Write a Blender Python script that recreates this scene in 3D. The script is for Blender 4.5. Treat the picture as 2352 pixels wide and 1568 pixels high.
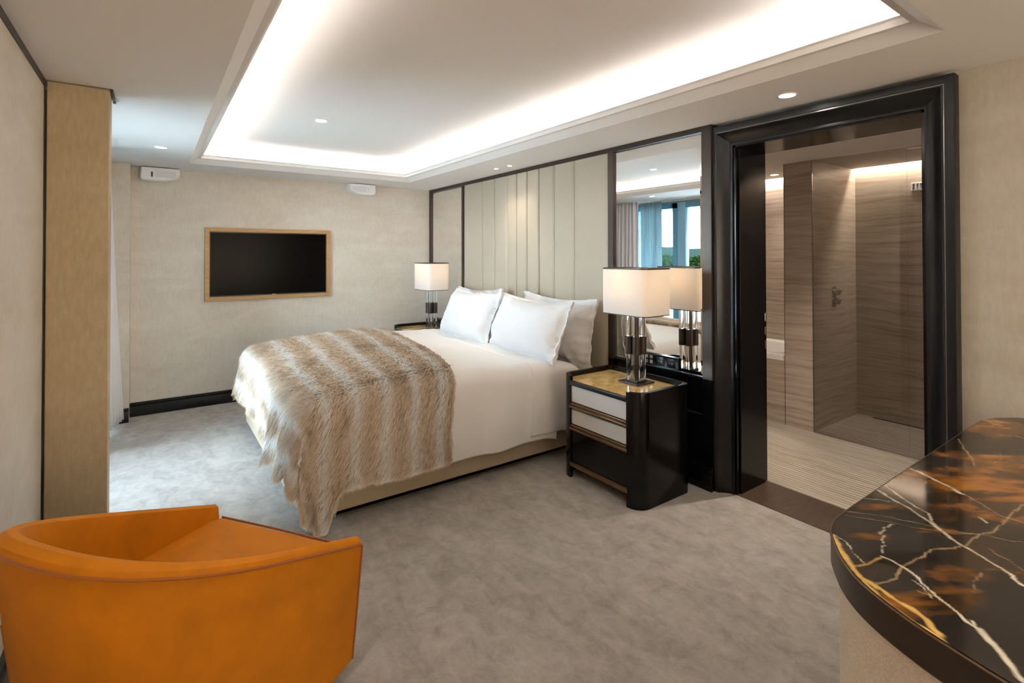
import bpy, bmesh, math, random
import numpy as np
from mathutils import Vector, Matrix
from math import sin, cos, pi, radians as R, hypot

S = bpy.context.scene
for o in list(bpy.data.objects): bpy.data.objects.remove(o)
COL = S.collection

# ------------------------------------------------------------------ camera
YAW, PITCH, ROLL = R(144.665), R(0.595), R(-0.096)
cam = bpy.data.cameras.new('camera'); camo = bpy.data.objects.new('camera', cam); COL.objects.link(camo)
F_ = Vector((cos(YAW)*cos(PITCH), sin(YAW)*cos(PITCH), sin(PITCH)))
R_ = Vector((sin(YAW), -cos(YAW), 0)); U_ = R_.cross(F_)
R2 = R_*cos(ROLL)+U_*sin(ROLL); U2 = -R_*sin(ROLL)+U_*cos(ROLL)
mw = Matrix((R2, U2, -F_)).transposed().to_4x4(); mw.translation = Vector((0, 0, 1.5))
camo.matrix_world = mw
cam.sensor_width = 36; cam.lens = 1165.8/2352*36
cam.shift_x = 0; cam.shift_y = (573.4-784)/2352
cam.clip_start = 0.03; cam.clip_end = 600
S.camera = camo

# ------------------------------------------------------------------ view + world + daylight
S.view_settings.view_transform = 'Standard'; S.view_settings.look = 'None'
S.view_settings.gamma = 1; S.view_settings.use_curve_mapping = False
S.view_settings.exposure = 1.35
S.cycles.use_denoising = True
S.cycles.max_bounces = 10; S.cycles.diffuse_bounces = 5; S.cycles.glossy_bounces = 5; S.cycles.transmission_bounces = 8
S.cycles.transparent_max_bounces = 12; S.cycles.sample_clamp_indirect = 6; S.cycles.caustics_refractive = False
SKY = 13.0
W = bpy.data.worlds.new('sky'); S.world = W; W.use_nodes = True
wn = W.node_tree.nodes; wl = W.node_tree.links
bg = wn['Background']; bg.inputs['Strength'].default_value = SKY
g_tc = wn.new('ShaderNodeTexCoord'); g_sp = wn.new('ShaderNodeSeparateXYZ'); g_cr = wn.new('ShaderNodeValToRGB')
wl.new(g_tc.outputs['Generated'], g_sp.inputs[0]); wl.new(g_sp.outputs['Z'], g_cr.inputs[0]); wl.new(g_cr.outputs[0], bg.inputs[0])
g_cr.color_ramp.elements[0].position = 0.0; g_cr.color_ramp.elements[0].color = (0.86, 0.93, 1.0, 1)
g_cr.color_ramp.elements[1].position = 0.7; g_cr.color_ramp.elements[1].color = (0.62, 0.78, 1.0, 1)

def portal(name, loc, rot, sx, sy):
    l = bpy.data.lights.new(name, 'AREA'); l.shape = 'RECTANGLE'; l.size = sx; l.size_y = sy
    l.cycles.is_portal = True
    o = bpy.data.objects.new(name, l); o.location = loc; o.rotation_euler = rot; COL.objects.link(o)
portal('window_portal', (-4.35, -0.62, 1.2), (R(-90), 0, 0), 2.5, 2.3)      # faces +y, into the room
portal('window_portal', (3.25, 1.45, 1.25), (0, R(90), 0), 2.0, 2.6)         # faces -x, into the room, at the added fill window

# ------------------------------------------------------------------ dimensions
H = 2.331; XT = -5.926; YP = 2.911; YW = 2.985; YB = 3.33; XC = -3.2147; YC = -0.1757; YL = -0.4177
XE = 3.1; BY = 5.43; LX0, LX1, LY0, LY1, LZ, LA, UZ = -5.3044, -0.7033, 0.3723, 2.2983, 2.4026, 0.104, 2.505

# ------------------------------------------------------------------ material helpers
def newmat(name):
    m = bpy.data.materials.new(name); m.use_nodes = True
    nt = m.node_tree; b = nt.nodes['Principled BSDF']
    return m, nt, b
def rgb(c): return (c[0], c[1], c[2], 1)
def simple(name, col, rough=.5, metal=0, spec=.5, coat=0, sheen=0):
    m, nt, b = newmat(name)
    b.inputs['Base Color'].default_value = rgb(col); b.inputs['Roughness'].default_value = rough
    b.inputs['Metallic'].default_value = metal; b.inputs['Specular IOR Level'].default_value = spec
    b.inputs['Coat Weight'].default_value = coat; b.inputs['Sheen Weight'].default_value = sheen
    return m
def N(nt, t, **k):
    n = nt.nodes.new(t)
    for a, v in k.items(): setattr(n, a, v)
    return n
def coords(nt, scale=(1, 1, 1), rot=(0, 0, 0), kind='Object'):
    tc = N(nt, 'ShaderNodeTexCoord'); mp = N(nt, 'ShaderNodeMapping')
    mp.inputs['Scale'].default_value = scale; mp.inputs['Rotation'].default_value = rot
    nt.links.new(tc.outputs[kind], mp.inputs[0]); return mp.outputs[0]
def noise(nt, vec, scale, detail=4, rough=.55, dist=0):
    n = N(nt, 'ShaderNodeTexNoise'); n.inputs['Scale'].default_value = scale; n.inputs['Detail'].default_value = detail
    n.inputs['Roughness'].default_value = rough; n.inputs['Distortion'].default_value = dist
    nt.links.new(vec, n.inputs['Vector']); return n.outputs['Fac']
def ramp(nt, fac, stops):
    r = N(nt, 'ShaderNodeValToRGB'); e = r.color_ramp.elements
    while len(e) < len(stops): e.new(0.5)
    for i, (p, c) in enumerate(stops): e[i].position = p; e[i].color = rgb(c)
    nt.links.new(fac, r.inputs[0]); return r.outputs[0]
def mixc(nt, fac, a, b, mode='MIX'):
    m = N(nt, 'ShaderNodeMix', data_type='RGBA', blend_type=mode)
    for i, v in ((0, fac), (6, a), (7, b)):
        if hasattr(v, 'links'): nt.links.new(v, m.inputs[i])
        elif i == 0: m.inputs[0].default_value = v
        else: m.inputs[i].default_value = rgb(v)
    return m.outputs[2]
def bump(nt, b, h, strength=.3, dist=.01):
    n = N(nt, 'ShaderNodeBump'); n.inputs['Strength'].default_value = strength; n.inputs['Distance'].default_value = dist
    nt.links.new(h, n.inputs['Height']); nt.links.new(n.outputs[0], b.inputs['Normal'])

def wallpaper(name, c1, c2, c3):
    m, nt, b = newmat(name)
    v = coords(nt); vs = coords(nt, (1.0, 1.0, 2.6))
    a = noise(nt, vs, 1.6, 5, .65, .6); f = noise(nt, coords(nt, (1, 1, .25)), 60, 3, .7)
    c = ramp(nt, a, [(.3, c1), (.55, c2), (.75, c3)])
    c = mixc(nt, .12, c, ramp(nt, f, [(.3, (.25, .2, .15)), (.7, (.9, .85, .75))]), 'OVERLAY')
    nt.links.new(c, b.inputs['Base Color']); b.inputs['Roughness'].default_value = .55
    b.inputs['Specular IOR Level'].default_value = .25
    bump(nt, b, f, .08, .002); return m
M = {}
M['paper'] = wallpaper('silk_wallpaper', (.59, .53, .455), (.65, .595, .52), (.70, .65, .58))
M['paper_tan'] = wallpaper('tan_wallpaper', (.40, .315, .19), (.43, .345, .22), (.46, .375, .255))
M['ceiling'] = simple('white_plaster', (.80, .77, .74), .8, spec=.15)
M['white_plastic'] = simple('white_plastic', (.82, .82, .82), .35)
M['grille_white'] = simple('white_grille_cloth', (.72, .72, .73), .7)
M['slot'] = simple('dark_slot', (.02, .02, .02), .5)
M['black'] = simple('black_lacquer', (.003, .003, .004), .16, spec=.3, coat=.0)
M['black_satin'] = simple('black_satin_paint', (.007, .007, .009), .33, spec=.38)
M['brown_frame'] = simple('dark_bronze_frame', (.060, .046, .038), .35, metal=.6)
M['bronze'] = simple('brushed_bronze', (.22, .145, .085), .32, metal=.9)
M['silver_line'] = simple('pewter_bead', (.30, .29, .28), .25, metal=.9)
M['mirror'] = simple('silvered_glass', (.93, .93, .92), .0, metal=1)
M['chrome'] = simple('nickel', (.55, .50, .44), .18, metal=1)
M['screen'] = simple('black_screen', (.001, .001, .001), .20, spec=.05)
def wood(name, c1, c2, axis=(1, 1, 14)):
    m, nt, b = newmat(name); f = noise(nt, coords(nt, axis), 6, 5, .6, .8)
    nt.links.new(ramp(nt, f, [(.3, c1), (.7, c2)]), b.inputs['Base Color']); b.inputs['Roughness'].default_value = .4; return m
M['gold_wood'] = wood('honey_wood', (.33, .185, .07), (.46, .28, .12))
M['threshold'] = wood('dark_oak', (.045, .028, .018), (.085, .052, .034), (10, 1, 1))
def carpet():
    m, nt, b = newmat('grey_carpet')
    v = coords(nt, (1, 1, 1)); vr = coords(nt, (1, 2.2, 1), (0, 0, R(25)))
    a = noise(nt, vr, 2.6, 7, .72, .8); d = noise(nt, v, 11, 6, .75, .5); f = noise(nt, v, 420, 2, .8)
    c = ramp(nt, a, [(.38, (.26, .235, .20)), (.50, (.385, .355, .31)), (.62, (.49, .455, .405))])
    c = mixc(nt, .55, c, ramp(nt, d, [(.36, (.28, .25, .22)), (.64, (.50, .46, .41))]))
    c = mixc(nt, .35, c, ramp(nt, f, [(.3, (.25, .25, .25)), (.7, (.75, .75, .75))]), 'OVERLAY')
    nt.links.new(c, b.inputs['Base Color']); b.inputs['Roughness'].default_value = .95
    b.inputs['Sheen Weight'].default_value = .25; b.inputs['Specular IOR Level'].default_value = .1
    h = N(nt, 'ShaderNodeMath', operation='ADD'); nt.links.new(f, h.inputs[0]); nt.links.new(d, h.inputs[1])
    bump(nt, b, h.outputs[0], .5, .012); return m
M['carpet'] = carpet()
def fabric(name, col, rough=.8, scale=500, sheen=.2, var=.0, bst=.15):
    m, nt, b = newmat(name)
    b.inputs['Base Color'].default_value = rgb(col)
    v = coords(nt); f = noise(nt, v, scale, 2, .6)
    if var:
        a = noise(nt, v, 5, 4, .6, .4)
        nt.links.new(ramp(nt, a, [(.3, [x*(1-var) for x in col]), (.7, [min(1, x*(1+var)) for x in col])]), b.inputs['Base Color'])
    b.inputs['Roughness'].default_value = rough; b.inputs['Sheen Weight'].default_value = sheen
    b.inputs['Specular IOR Level'].default_value = .2
    bump(nt, b, f, bst, .002); return m
M['linen'] = fabric('white_cotton', (.86, .85, .84), .75, 300, .15)
M['pillow_linen'] = fabric('white_pillow_cotton', (.72, .715, .72), .8, 300, .1)
M['linen_edge'] = fabric('grey_piping', (.38, .39, .42), .8)
M['mattress'] = fabric('cream_sheet', (.80, .77, .72), .8)
M['tan_leather'] = fabric('tan_upholstery', (.50, .41, .29), .5, 250, .1)
M['headboard'] = fabric('pale_taupe_leather', (.45, .395, .31), .42, 220, .05)
M['velvet'] = fabric('orange_velvet', (.46, .148, .0005), .7, 30, .22, .16, .04)
M['velvet'].node_tree.nodes['Principled BSDF'].inputs['Sheen Tint'].default_value = (1, .5, .12, 1)
M['velvet_pipe'] = fabric('orange_piping', (.30, .085, .004), .8, 60, .2)
M['lining'] = fabric('cream_lining', (.72, .62, .50), .6)
M['drape'] = fabric('grey_drape', (.76, .75, .78), .8)
M['drawer_cream'] = fabric('cream_leather', (.62, .59, .56), .38, 200, 0, 0, .05)
def woven():
    m, nt, b = newmat('woven_cream_leather')
    v = coords(nt, (1, 1, 1)); w = N(nt, 'ShaderNodeTexVoronoi'); w.inputs['Scale'].default_value = 170
    nt.links.new(v, w.inputs['Vector'])
    nt.links.new(ramp(nt, w.outputs['Distance'], [(.0, (.80, .68, .54)), (.6, (.66, .56, .44))]), b.inputs['Base Color'])
    b.inputs['Roughness'].default_value = .5; bump(nt, b, w.outputs['Distance'], .35, .002); return m
M['woven'] = woven()
def onyx():
    m, nt, b = newmat('amber_onyx')
    v = coords(nt, (1, 1, 1)); a = noise(nt, v, 7, 6, .65, 1.5)
    nt.links.new(ramp(nt, a, [(.32, (.45, .27, .08)), (.5, (.72, .48, .17)), (.68, (.84, .66, .34))]), b.inputs['Base Color'])
    b.inputs['Roughness'].default_value = .06; b.inputs['Coat Weight'].default_value = .5; return m
M['onyx'] = onyx()
def stone(name, c1, c2, c3, sc=(.9, .9, 13), rough=.35):
    m, nt, b = newmat(name)
    wv = noise(nt, coords(nt, (1, 1, 1)), 1.1, 3, .5)
    tc = coords(nt, sc)
    add = N(nt, 'ShaderNodeVectorMath', operation='ADD'); cmb = N(nt, 'ShaderNodeCombineXYZ')
    ml = N(nt, 'ShaderNodeMath', operation='MULTIPLY'); ml.inputs[1].default_value = 3.2
    nt.links.new(wv, ml.inputs[0]); nt.links.new(ml.outputs[0], cmb.inputs[2 if sc[2] > 2 else 1])
    nt.links.new(tc, add.inputs[0]); nt.links.new(cmb.outputs[0], add.inputs[1])
    a = noise(nt, add.outputs[0], 1.6, 8, .72, .25)
    nt.links.new(ramp(nt, a, [(.33, c1), (.48, c2), (.66, c3)]), b.inputs['Base Color'])
    b.inputs['Roughness'].default_value = rough; return m
M['stone'] = stone('striped_marble_wall', (.30, .235, .185), (.46, .385, .32), (.57, .495, .43), (.9, .9, 22))
M['stone_floor'] = stone('striped_marble_floor', (.34, .285, .235), (.43, .375, .315), (.50, .445, .385), (.8, 13, .8), .3)
def ribs(m, sc, st):
    nt = m.node_tree; b = nt.nodes['Principled BSDF']; src = b.inputs['Base Color'].links[0].from_socket
    w = N(nt, 'ShaderNodeTexWave', bands_direction='Y'); w.inputs['Scale'].default_value = sc
    nt.links.new(coords(nt), w.inputs['Vector']); bump(nt, b, w.outputs['Fac'], .8, .006)
    nt.links.new(mixc(nt, st, src, ramp(nt, w.outputs['Fac'], [(.12, (.45, .42, .38)), (.35, (1, 1, 1))]), 'MULTIPLY'), b.inputs['Base Color']); return m
M['stone_floor'] = ribs(M['stone_floor'], 9, .45)
def ribbed(): return ribs(stone('ribbed_marble', (.36, .31, .26), (.48, .42, .355), (.57, .51, .44), (.8, 13, .8), .35), 6, .8)
M['ribbed'] = ribbed()
M['bath_white'] = simple('white_acrylic', (.85, .83, .80), .15)
def glass(name, tint=(1, 1, 1), ior=1.45):
    m, nt, b = newmat(name); b.inputs['Base Color'].default_value = rgb(tint); b.inputs['Roughness'].default_value = 0
    b.inputs['Transmission Weight'].default_value = 1; b.inputs['IOR'].default_value = ior; return m
M['crystal'] = glass('clear_crystal', (.97, .98, .98))
def thinglass(name, tint, refl=.08):
    m = bpy.data.materials.new(name); m.use_nodes = True; nt = m.node_tree; nt.nodes.clear()
    o = N(nt, 'ShaderNodeOutputMaterial'); t = N(nt, 'ShaderNodeBsdfTransparent'); t.inputs[0].default_value = rgb(tint)
    g = N(nt, 'ShaderNodeBsdfGlossy'); g.inputs['Roughness'].default_value = 0
    fr = N(nt, 'ShaderNodeFresnel'); fr.inputs[0].default_value = 1.45
    mx = N(nt, 'ShaderNodeMixShader'); nt.links.new(fr.outputs[0], mx.inputs[0])
    nt.links.new(t.outputs[0], mx.inputs[1]); nt.links.new(g.outputs[0], mx.inputs[2]); nt.links.new(mx.outputs[0], o.inputs[0])
    return m
M['pane'] = thinglass('window_glass', (.90, .96, .97))
M['fill_pane'] = thinglass('warm_fill_glass', (.60, .52, .43))  # tint made up so the added east window gives warm fill
M['shower_glass'] = thinglass('shower_glass', (.88, .88, .86))
def emit(name, col, st):
    m = bpy.data.materials.new(name); m.use_nodes = True; nt = m.node_tree; nt.nodes.clear()
    o = N(nt, 'ShaderNodeOutputMaterial'); e = N(nt, 'ShaderNodeEmission'); e.inputs[0].default_value = rgb(col); e.inputs[1].default_value = st
    nt.links.new(e.outputs[0], o.inputs[0]); return m
M['led'] = emit('cove_led', (1, .94, .90), 29)
M['led_bath'] = emit('bath_led', (1, .88, .76), 62)
M['lens'] = emit('downlight_lens', (1, .94, .86), 22)
M['bulb'] = emit('warm_bulb', (1, .62, .30), 3)
def translucent(name, col, tr=.5):
    m = bpy.data.materials.new(name); m.use_nodes = True; nt = m.node_tree; nt.nodes.clear()
    o = N(nt, 'ShaderNodeOutputMaterial'); d = N(nt, 'ShaderNodeBsdfDiffuse'); t = N(nt, 'ShaderNodeBsdfTranslucent')
    d.inputs[0].default_value = rgb(col); t.inputs[0].default_value = rgb(col)
    mx = N(nt, 'ShaderNodeMixShader'); mx.inputs[0].default_value = tr
    nt.links.new(d.outputs[0], mx.inputs[1]); nt.links.new(t.outputs[0], mx.inputs[2]); nt.links.new(mx.outputs[0], o.inputs[0]); return m
M['shade'] = translucent('white_shade_fabric', (.88, .86, .84), .34)
M['sheer'] = translucent('sheer_fabric', (.42, .54, .58), .6)
M['teal_frame'] = simple('blue_grey_window_frame', (.10, .25, .36), .35)
M['sash_blue'] = simple('pale_blue_sash', (.22, .42, .55), .35)
M['soffit'] = wood('olive_soffit', (.10, .11, .02), (.16, .17, .04))
M['hedge'] = fabric('hedge_leaves', (.007, .014, .004), .8, 25, 0, .5, 1)
M['hill'] = fabric('distant_hill', (.009, .0145, .011), .9, .2, 0, .4, 0)
M['lawn'] = simple('bounce_lawn', (.62, .62, .58), .9)  # lawn made pale so it bounces skylight up onto the ceiling
for k_ in ('hill', 'hedge'): M[k_].node_tree.nodes['Principled BSDF'].inputs['Specular IOR Level'].default_value = 0
M['terrace'] = simple('terrace_stone', (.66, .64, .61), .8)
def vcol(name, rough=.5, coat=0, sheen=0, spec=.5):
    m, nt, b = newmat(name); a = N(nt, 'ShaderNodeAttribute'); a.attribute_name = 'Col'
    nt.links.new(a.outputs['Color'], b.inputs['Base Color']); b.inputs['Roughness'].default_value = rough
    b.inputs['Coat Weight'].default_value = coat; b.inputs['Sheen Weight'].default_value = sheen
    b.inputs['Specular IOR Level'].default_value = spec; return m
M['marble'] = vcol('black_gold_marble', .09, .0)
M['fur'] = vcol('fur_strands', .75, 0, .0, .15)

# ------------------------------------------------------------------ mesh helpers
class MB:
    def __init__(s): s.bm = bmesh.new()
    def box(s, x0, x1, y0, y1, z0, z1, bev=0, seg=2):
        t = bmesh.new(); bmesh.ops.create_cube(t, size=1)
        for v in t.verts:
            v.co = ((x0+x1)/2+v.co.x*(x1-x0), (y0+y1)/2+v.co.y*(y1-y0), (z0+z1)/2+v.co.z*(z1-z0))
        if bev: bmesh.ops.bevel(t, geom=t.edges[:], offset=bev, segments=seg, affect='EDGES', profile=.5)
        s.add(t); return s
    def add(s, t, mat=None):
        if mat is not None: t.transform(mat)
        me = bpy.data.meshes.new('tmp'); t.to_mesh(me); s.bm.from_mesh(me); bpy.data.meshes.remove(me); t.free()
    def prism(s, pts, z0, z1, bev=0, seg=2):
        t = bmesh.new(); a = sum(pts[i-1][0]*pts[i][1]-pts[i][0]*pts[i-1][1] for i in range(len(pts)))
        if a < 0: pts = pts[::-1]
        lo = [t.verts.new((x, y, z0)) for x, y in pts]; hi = [t.verts.new((x, y, z1)) for x, y in pts]; n = len(pts)
        t.faces.new(lo[::-1]); top = t.faces.new(hi)
        for i in range(n): t.faces.new((lo[i], lo[(i+1) % n], hi[(i+1) % n], hi[i]))
        if bev: bmesh.ops.bevel(t, geom=list(top.edges), offset=bev, segments=seg, affect='EDGES', profile=.5)
        s.add(t); return s
    def cyl(s, p, r, h, axis='z', n=24, r2=None, bev=0):
        t = bmesh.new(); bmesh.ops.create_cone(t, cap_ends=True, segments=n, radius1=r, radius2=r if r2 is None else r2, depth=h)
        if bev: bmesh.ops.bevel(t, geom=[e for e in t.edges if len(e.link_faces) == 2 and abs(e.verts[0].co.z-e.verts[1].co.z) < 1e-6], offset=bev, segments=2, affect='EDGES')
        m = {'z': Matrix(), 'x': Matrix.Rotation(R(90), 4, 'Y'), 'y': Matrix.Rotation(R(90), 4, 'X')}[axis]
        s.add(t, Matrix.Translation(p) @ m); return s
    def lathe(s, p, prof, n=40):
        t = bmesh.new(); rings = []
        for r, z in prof: rings.append([t.verts.new((p[0]+r*cos(2*pi*i/n), p[1]+r*sin(2*pi*i/n), p[2]+z)) for i in range(n)])
        for a, b in zip(rings, rings[1:]):
            for i in range(n): t.faces.new((a[i], a[(i+1) % n], b[(i+1) % n], b[i]))
        bmesh.ops.recalc_face_normals(t, faces=t.faces[:]); s.add(t); return s
    def tube(s, pts, r, n=8, closed=False):
        t = bmesh.new(); rings = []; P = [Vector(q) for q in pts]; m = len(P)
        for i, q in enumerate(P):
            a = P[(i-1) % m] if (closed or i) else q; b = P[(i+1) % m] if (closed or i < m-1) else q
            d = (b-a).normalized(); u = d.cross(Vector((0, 0, 1)))
            if u.length < .05: u = d.cross(Vector((1, 0, 0)))
            u.normalize(); w = u.cross(d)
            rings.append([t.verts.new(q+u*r*cos(2*pi*k/n)+w*r*sin(2*pi*k/n)) for k in range(n)])
        for i in range(m if closed else m-1):
            a, b = rings[i], rings[(i+1) % m]
            for k in range(n): t.faces.new((a[k], a[(k+1) % n], b[(k+1) % n], b[k]))
        if not closed: t.faces.new(rings[0][::-1]); t.faces.new(rings[-1])
        bmesh.ops.recalc_face_normals(t, faces=t.faces[:]); s.add(t); return s
    def quad(s, *pts):
        s.bm.faces.new([s.bm.verts.new(p) for p in pts]); return s
def finish(name, me, m, parent=None, local=False, smooth=True, ang=32):
    o = bpy.data.objects.new(name, me); COL.objects.link(o); me.materials.append(m)
    if smooth: me.shade_smooth(); me.set_sharp_from_angle(angle=R(ang))
    if parent:
        if not local: me.transform(Matrix.Translation(-Vector(wloc(parent))))
        o.parent = parent
    return o
def wloc(o):
    v = Vector(o.location)
    while o.parent: o = o.parent; v += Vector(o.location)
    return v
def obj(name, mb, m, parent=None, local=False, smooth=True, ang=32):
    me = bpy.data.meshes.new(name); mb.bm.to_mesh(me); mb.bm.free()
    return finish(name, me, m, parent, local, smooth, ang)
def struct(name, mb, m, parent=None, smooth=True):
    o = obj(name, mb, m, parent, smooth=smooth)
    if not parent: o['kind'] = 'structure'
    return o
def npmesh(name, V, Fc, m, parent=None, local=False, smooth=True, ang=60, colr=None):
    me = bpy.data.meshes.new(name); me.from_pydata([tuple(v) for v in V], [], Fc) if not isinstance(Fc, np.ndarray) else fastmesh(me, V, Fc)
    if colr is not None:
        ca = me.color_attributes.new('Col', 'FLOAT_COLOR', 'POINT'); ca.data.foreach_set('color', np.ascontiguousarray(colr, dtype=np.float32).ravel())
    return finish(name, me, m, parent, local, smooth, ang)
def fastmesh(me, V, Fc):
    n, k = Fc.shape
    me.vertices.add(len(V)); me.vertices.foreach_set('co', np.ascontiguousarray(V, dtype=np.float32).ravel())
    me.loops.add(n*k); me.loops.foreach_set('vertex_index', np.ascontiguousarray(Fc, dtype=np.int32).ravel())
    me.polygons.add(n); me.polygons.foreach_set('loop_start', np.arange(0, n*k, k, dtype=np.int32))
    me.polygons.foreach_set('loop_total', np.full(n, k, dtype=np.int32)); me.update(calc_edges=True); me.validate()
def gridfaces(nr, nc, off=0, flip=False):
    i = np.arange(nr-1)[:, None]*nc + np.arange(nc-1)[None, :]
    f = np.stack([i, i+1, i+nc+1, i+nc], -1).reshape(-1, 4)+off
    return f[:, ::-1] if flip else f
def thing(name, label, cat, loc=(0, 0, 0), rotz=0, group=None):
    o = bpy.data.objects.new(name, None); COL.objects.link(o); o.empty_display_size = .1
    o.location = loc; o.rotation_euler = (0, 0, rotz); return tag(o, label, cat, group)
def tag(o, label, cat=None, group=None, kind=None):
    o['label'] = label
    if cat: o['category'] = cat
    if group: o['group'] = group
    if kind: o['kind'] = kind
    return o
def dup(root, loc, label, rotz=None):
    def cp(o, par):
        c = o.copy(); COL.objects.link(c)
        if par: c.parent = par
        for ch in o.children: cp(ch, c)
        return c
    r = cp(root, None); r.location = loc; r['label'] = label
    if rotz is not None: r.rotation_euler = (0, 0, rotz)
    return r
def vnoise(x, y, seed=0):
    xi = np.floor(x).astype(np.int64); yi = np.floor(y).astype(np.int64); fx = x-xi; fy = y-yi
    fx = fx*fx*(3-2*fx); fy = fy*fy*(3-2*fy)
    def h(a, b):
        n = (a*374761393+b*668265263+seed*69069) & 0x7fffffff; n = ((n ^ (n >> 13))*1274126177) & 0x7fffffff
        return ((n ^ (n >> 16)) & 0xffff)/65535.0
    return (h(xi, yi)*(1-fx)+h(xi+1, yi)*fx)*(1-fy)+(h(xi, yi+1)*(1-fx)+h(xi+1, yi+1)*fx)*fy
def fbm(x, y, seed=0, o=4):
    s = 0; a = .5; t = 0
    for i in range(o): s = s+a*vnoise(x*2**i, y*2**i, seed+i*17); t += a; a *= .5
    return s/t

# ------------------------------------------------------------------ room shell
b = MB(); b.box(XT-.2, XE+.2, -.6, YW+.005, -.1, 0); struct('floor', b, M['carpet'], smooth=False)
# ceiling with the raised tray
cb = MB()
a = LA; ox0, ox1, oy0, oy1 = LX0-a, LX1+a, LY0-a, LY1+a
X0, X1, Y0, Y1 = XT-.2, XE+.2, -.62, YW+.02
cb.quad((X0, Y0, H), (X0, Y1, H), (ox0, Y1, H), (ox0, Y0, H)); cb.quad((ox1, Y0, H), (ox1, Y1, H), (X1, Y1, H), (X1, Y0, H))
cb.quad((ox0, Y0, H), (ox0, oy0, H), (ox1, oy0, H), (ox1, Y0, H)); cb.quad((ox0, oy1, H), (ox0, Y1, H), (ox1, Y1, H), (ox1, oy1, H))
def ring(x0, x1, y0, y1, z): return [(x0, y0, z), (x1, y0, z), (x1, y1, z), (x0, y1, z)]
SH = .15
rs = [ring(ox0, ox1, oy0, oy1, H), ring(LX0, LX1, LY0, LY1, LZ), ring(LX0-.006, LX1+.006, LY0-.006, LY1+.006, LZ+.004), ring(LX0-.02, LX1+.02, LY0-.02, LY1+.02, LZ-.03),
      ring(LX0-SH, LX1+SH, LY0-SH, LY1+SH, LZ-.03), ring(LX0-SH, LX1+SH, LY0-SH, LY1+SH, UZ)]
for p, q in zip(rs, rs[1:]):
    for i in range(4): cb.quad(p[i], p[(i+1) % 4], q[(i+1) % 4], q[i])
cb.quad(*rs[-1])
cb.box(X0, X1, Y0, Y1, UZ+.01, UZ+.1)
bmesh.ops.remove_doubles(cb.bm, verts=cb.bm.verts[:], dist=1e-5)
struct('ceiling', cb, M['ceiling'], smooth=False)
# LED strips in the tray (real cove lamps)
led = thing('cove_light', 'continuous warm white strip light hidden in the raised ceiling tray', 'strip light', ((LX0+LX1)/2, (LY0+LY1)/2, LZ-.03))
e = .10
for (x0, x1, y0, y1) in ((LX0-e, LX1+e, LY0-e-.012, LY0-e), (LX0-e, LX1+e, LY1+e, LY1+e+.012), (LX0-e-.012, LX0-e, LY0-e, LY1+e), (LX1+e, LX1+e+.012, LY0-e, LY1+e)):
    obj('light_strip', MB().box(x0, x1, y0, y1, LZ-.03, LZ-.012), M['led'], led, smooth=False)

# west wall (television wall) with recess step-out by the window
b = MB(); b.box(XT-.15, XT, -.165, YW+.02, 0, H); b.box(XT-.15, XT+.175, -.62, -.165, 0, H)
struct('wall_west', b, M['paper'], smooth=False)
# north wall around the door opening
DX0, DX1, DZ = -1.798, -.824, 2.188
b = MB(); b.box(XT-.15, DX0, YW, YB, 0, H); b.box(DX1, XE+.2, YW, YB, 0, H); b.box(DX0, DX1, YW, YB, DZ, H)
struct('wall_north', b, M['paper'], smooth=False)
# south wall beside the camera, pillar at its end
b = MB(); b.box(-3.42, XE+.2, YL-.2, YL, 0, H-.035); struct('wall_south', b, M['paper'], smooth=False)
b = MB(); b.box(XC-.16, XC, YL+.008, YC, 0, H-.004, .004, 1); struct('wall_pillar', b, M['paper_tan'], smooth=False)
b = MB(); b.box(-3.21, XE, YL-.2, YL+.004, H-.035, H); b.box(XC+.002, XC+.010, YL, YL+.004, 0, H-.03); struct('trim_1', b, M['brown_frame'], smooth=False)
b = MB(); b.box(-3.47, XC-.002, -.175, -.163, H-.012, H-.0005)
ct = obj('curtain_track', b, M['slot'], smooth=False); tag(ct, 'thin black curtain track recessed in the ceiling behind the tan pillar', 'curtain track')
# window wall: low sill and header
b = MB(); b.box(XT-.15, -5.60, -.75, -.55, 0, H); b.box(-3.42, -3.20, -.75, -.55, 0, H); b.box(XT-.15, -3.2, -.75, -.55, H-.03, H+.2); struct('wall_window_side', b, M['paper'], smooth=False)
# east wall with an opening for an added fill window
b = MB(); b.box(XE, XE+.2, YL-.2, .2, 0, H); b.box(XE, XE+.2, 2.7, YW+.02, 0, H); b.box(XE, XE+.2, .2, 2.7, 2.2, H); b.box(XE, XE+.2, .2, 2.7, 0, .3)
struct('wall_east', b, M['paper'], smooth=False)
b = MB()
for y in (.2, 1.42, 2.64): b.box(XE+.05, XE+.11, y, y+.06, .3, 2.2)
b.box(XE+.05, XE+.11, .2, 2.7, .3, .36); b.box(XE+.05, XE+.11, .2, 2.7, 2.14, 2.2)
w2 = struct('fill_window', b, M['teal_frame'], smooth=False)  # invented window, added as soft fill from the unseen east side
obj('pane', MB().box(XE+.075, XE+.083, .26, 2.64, .36, 2.14), M['fill_pane'], w2, smooth=False)
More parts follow.
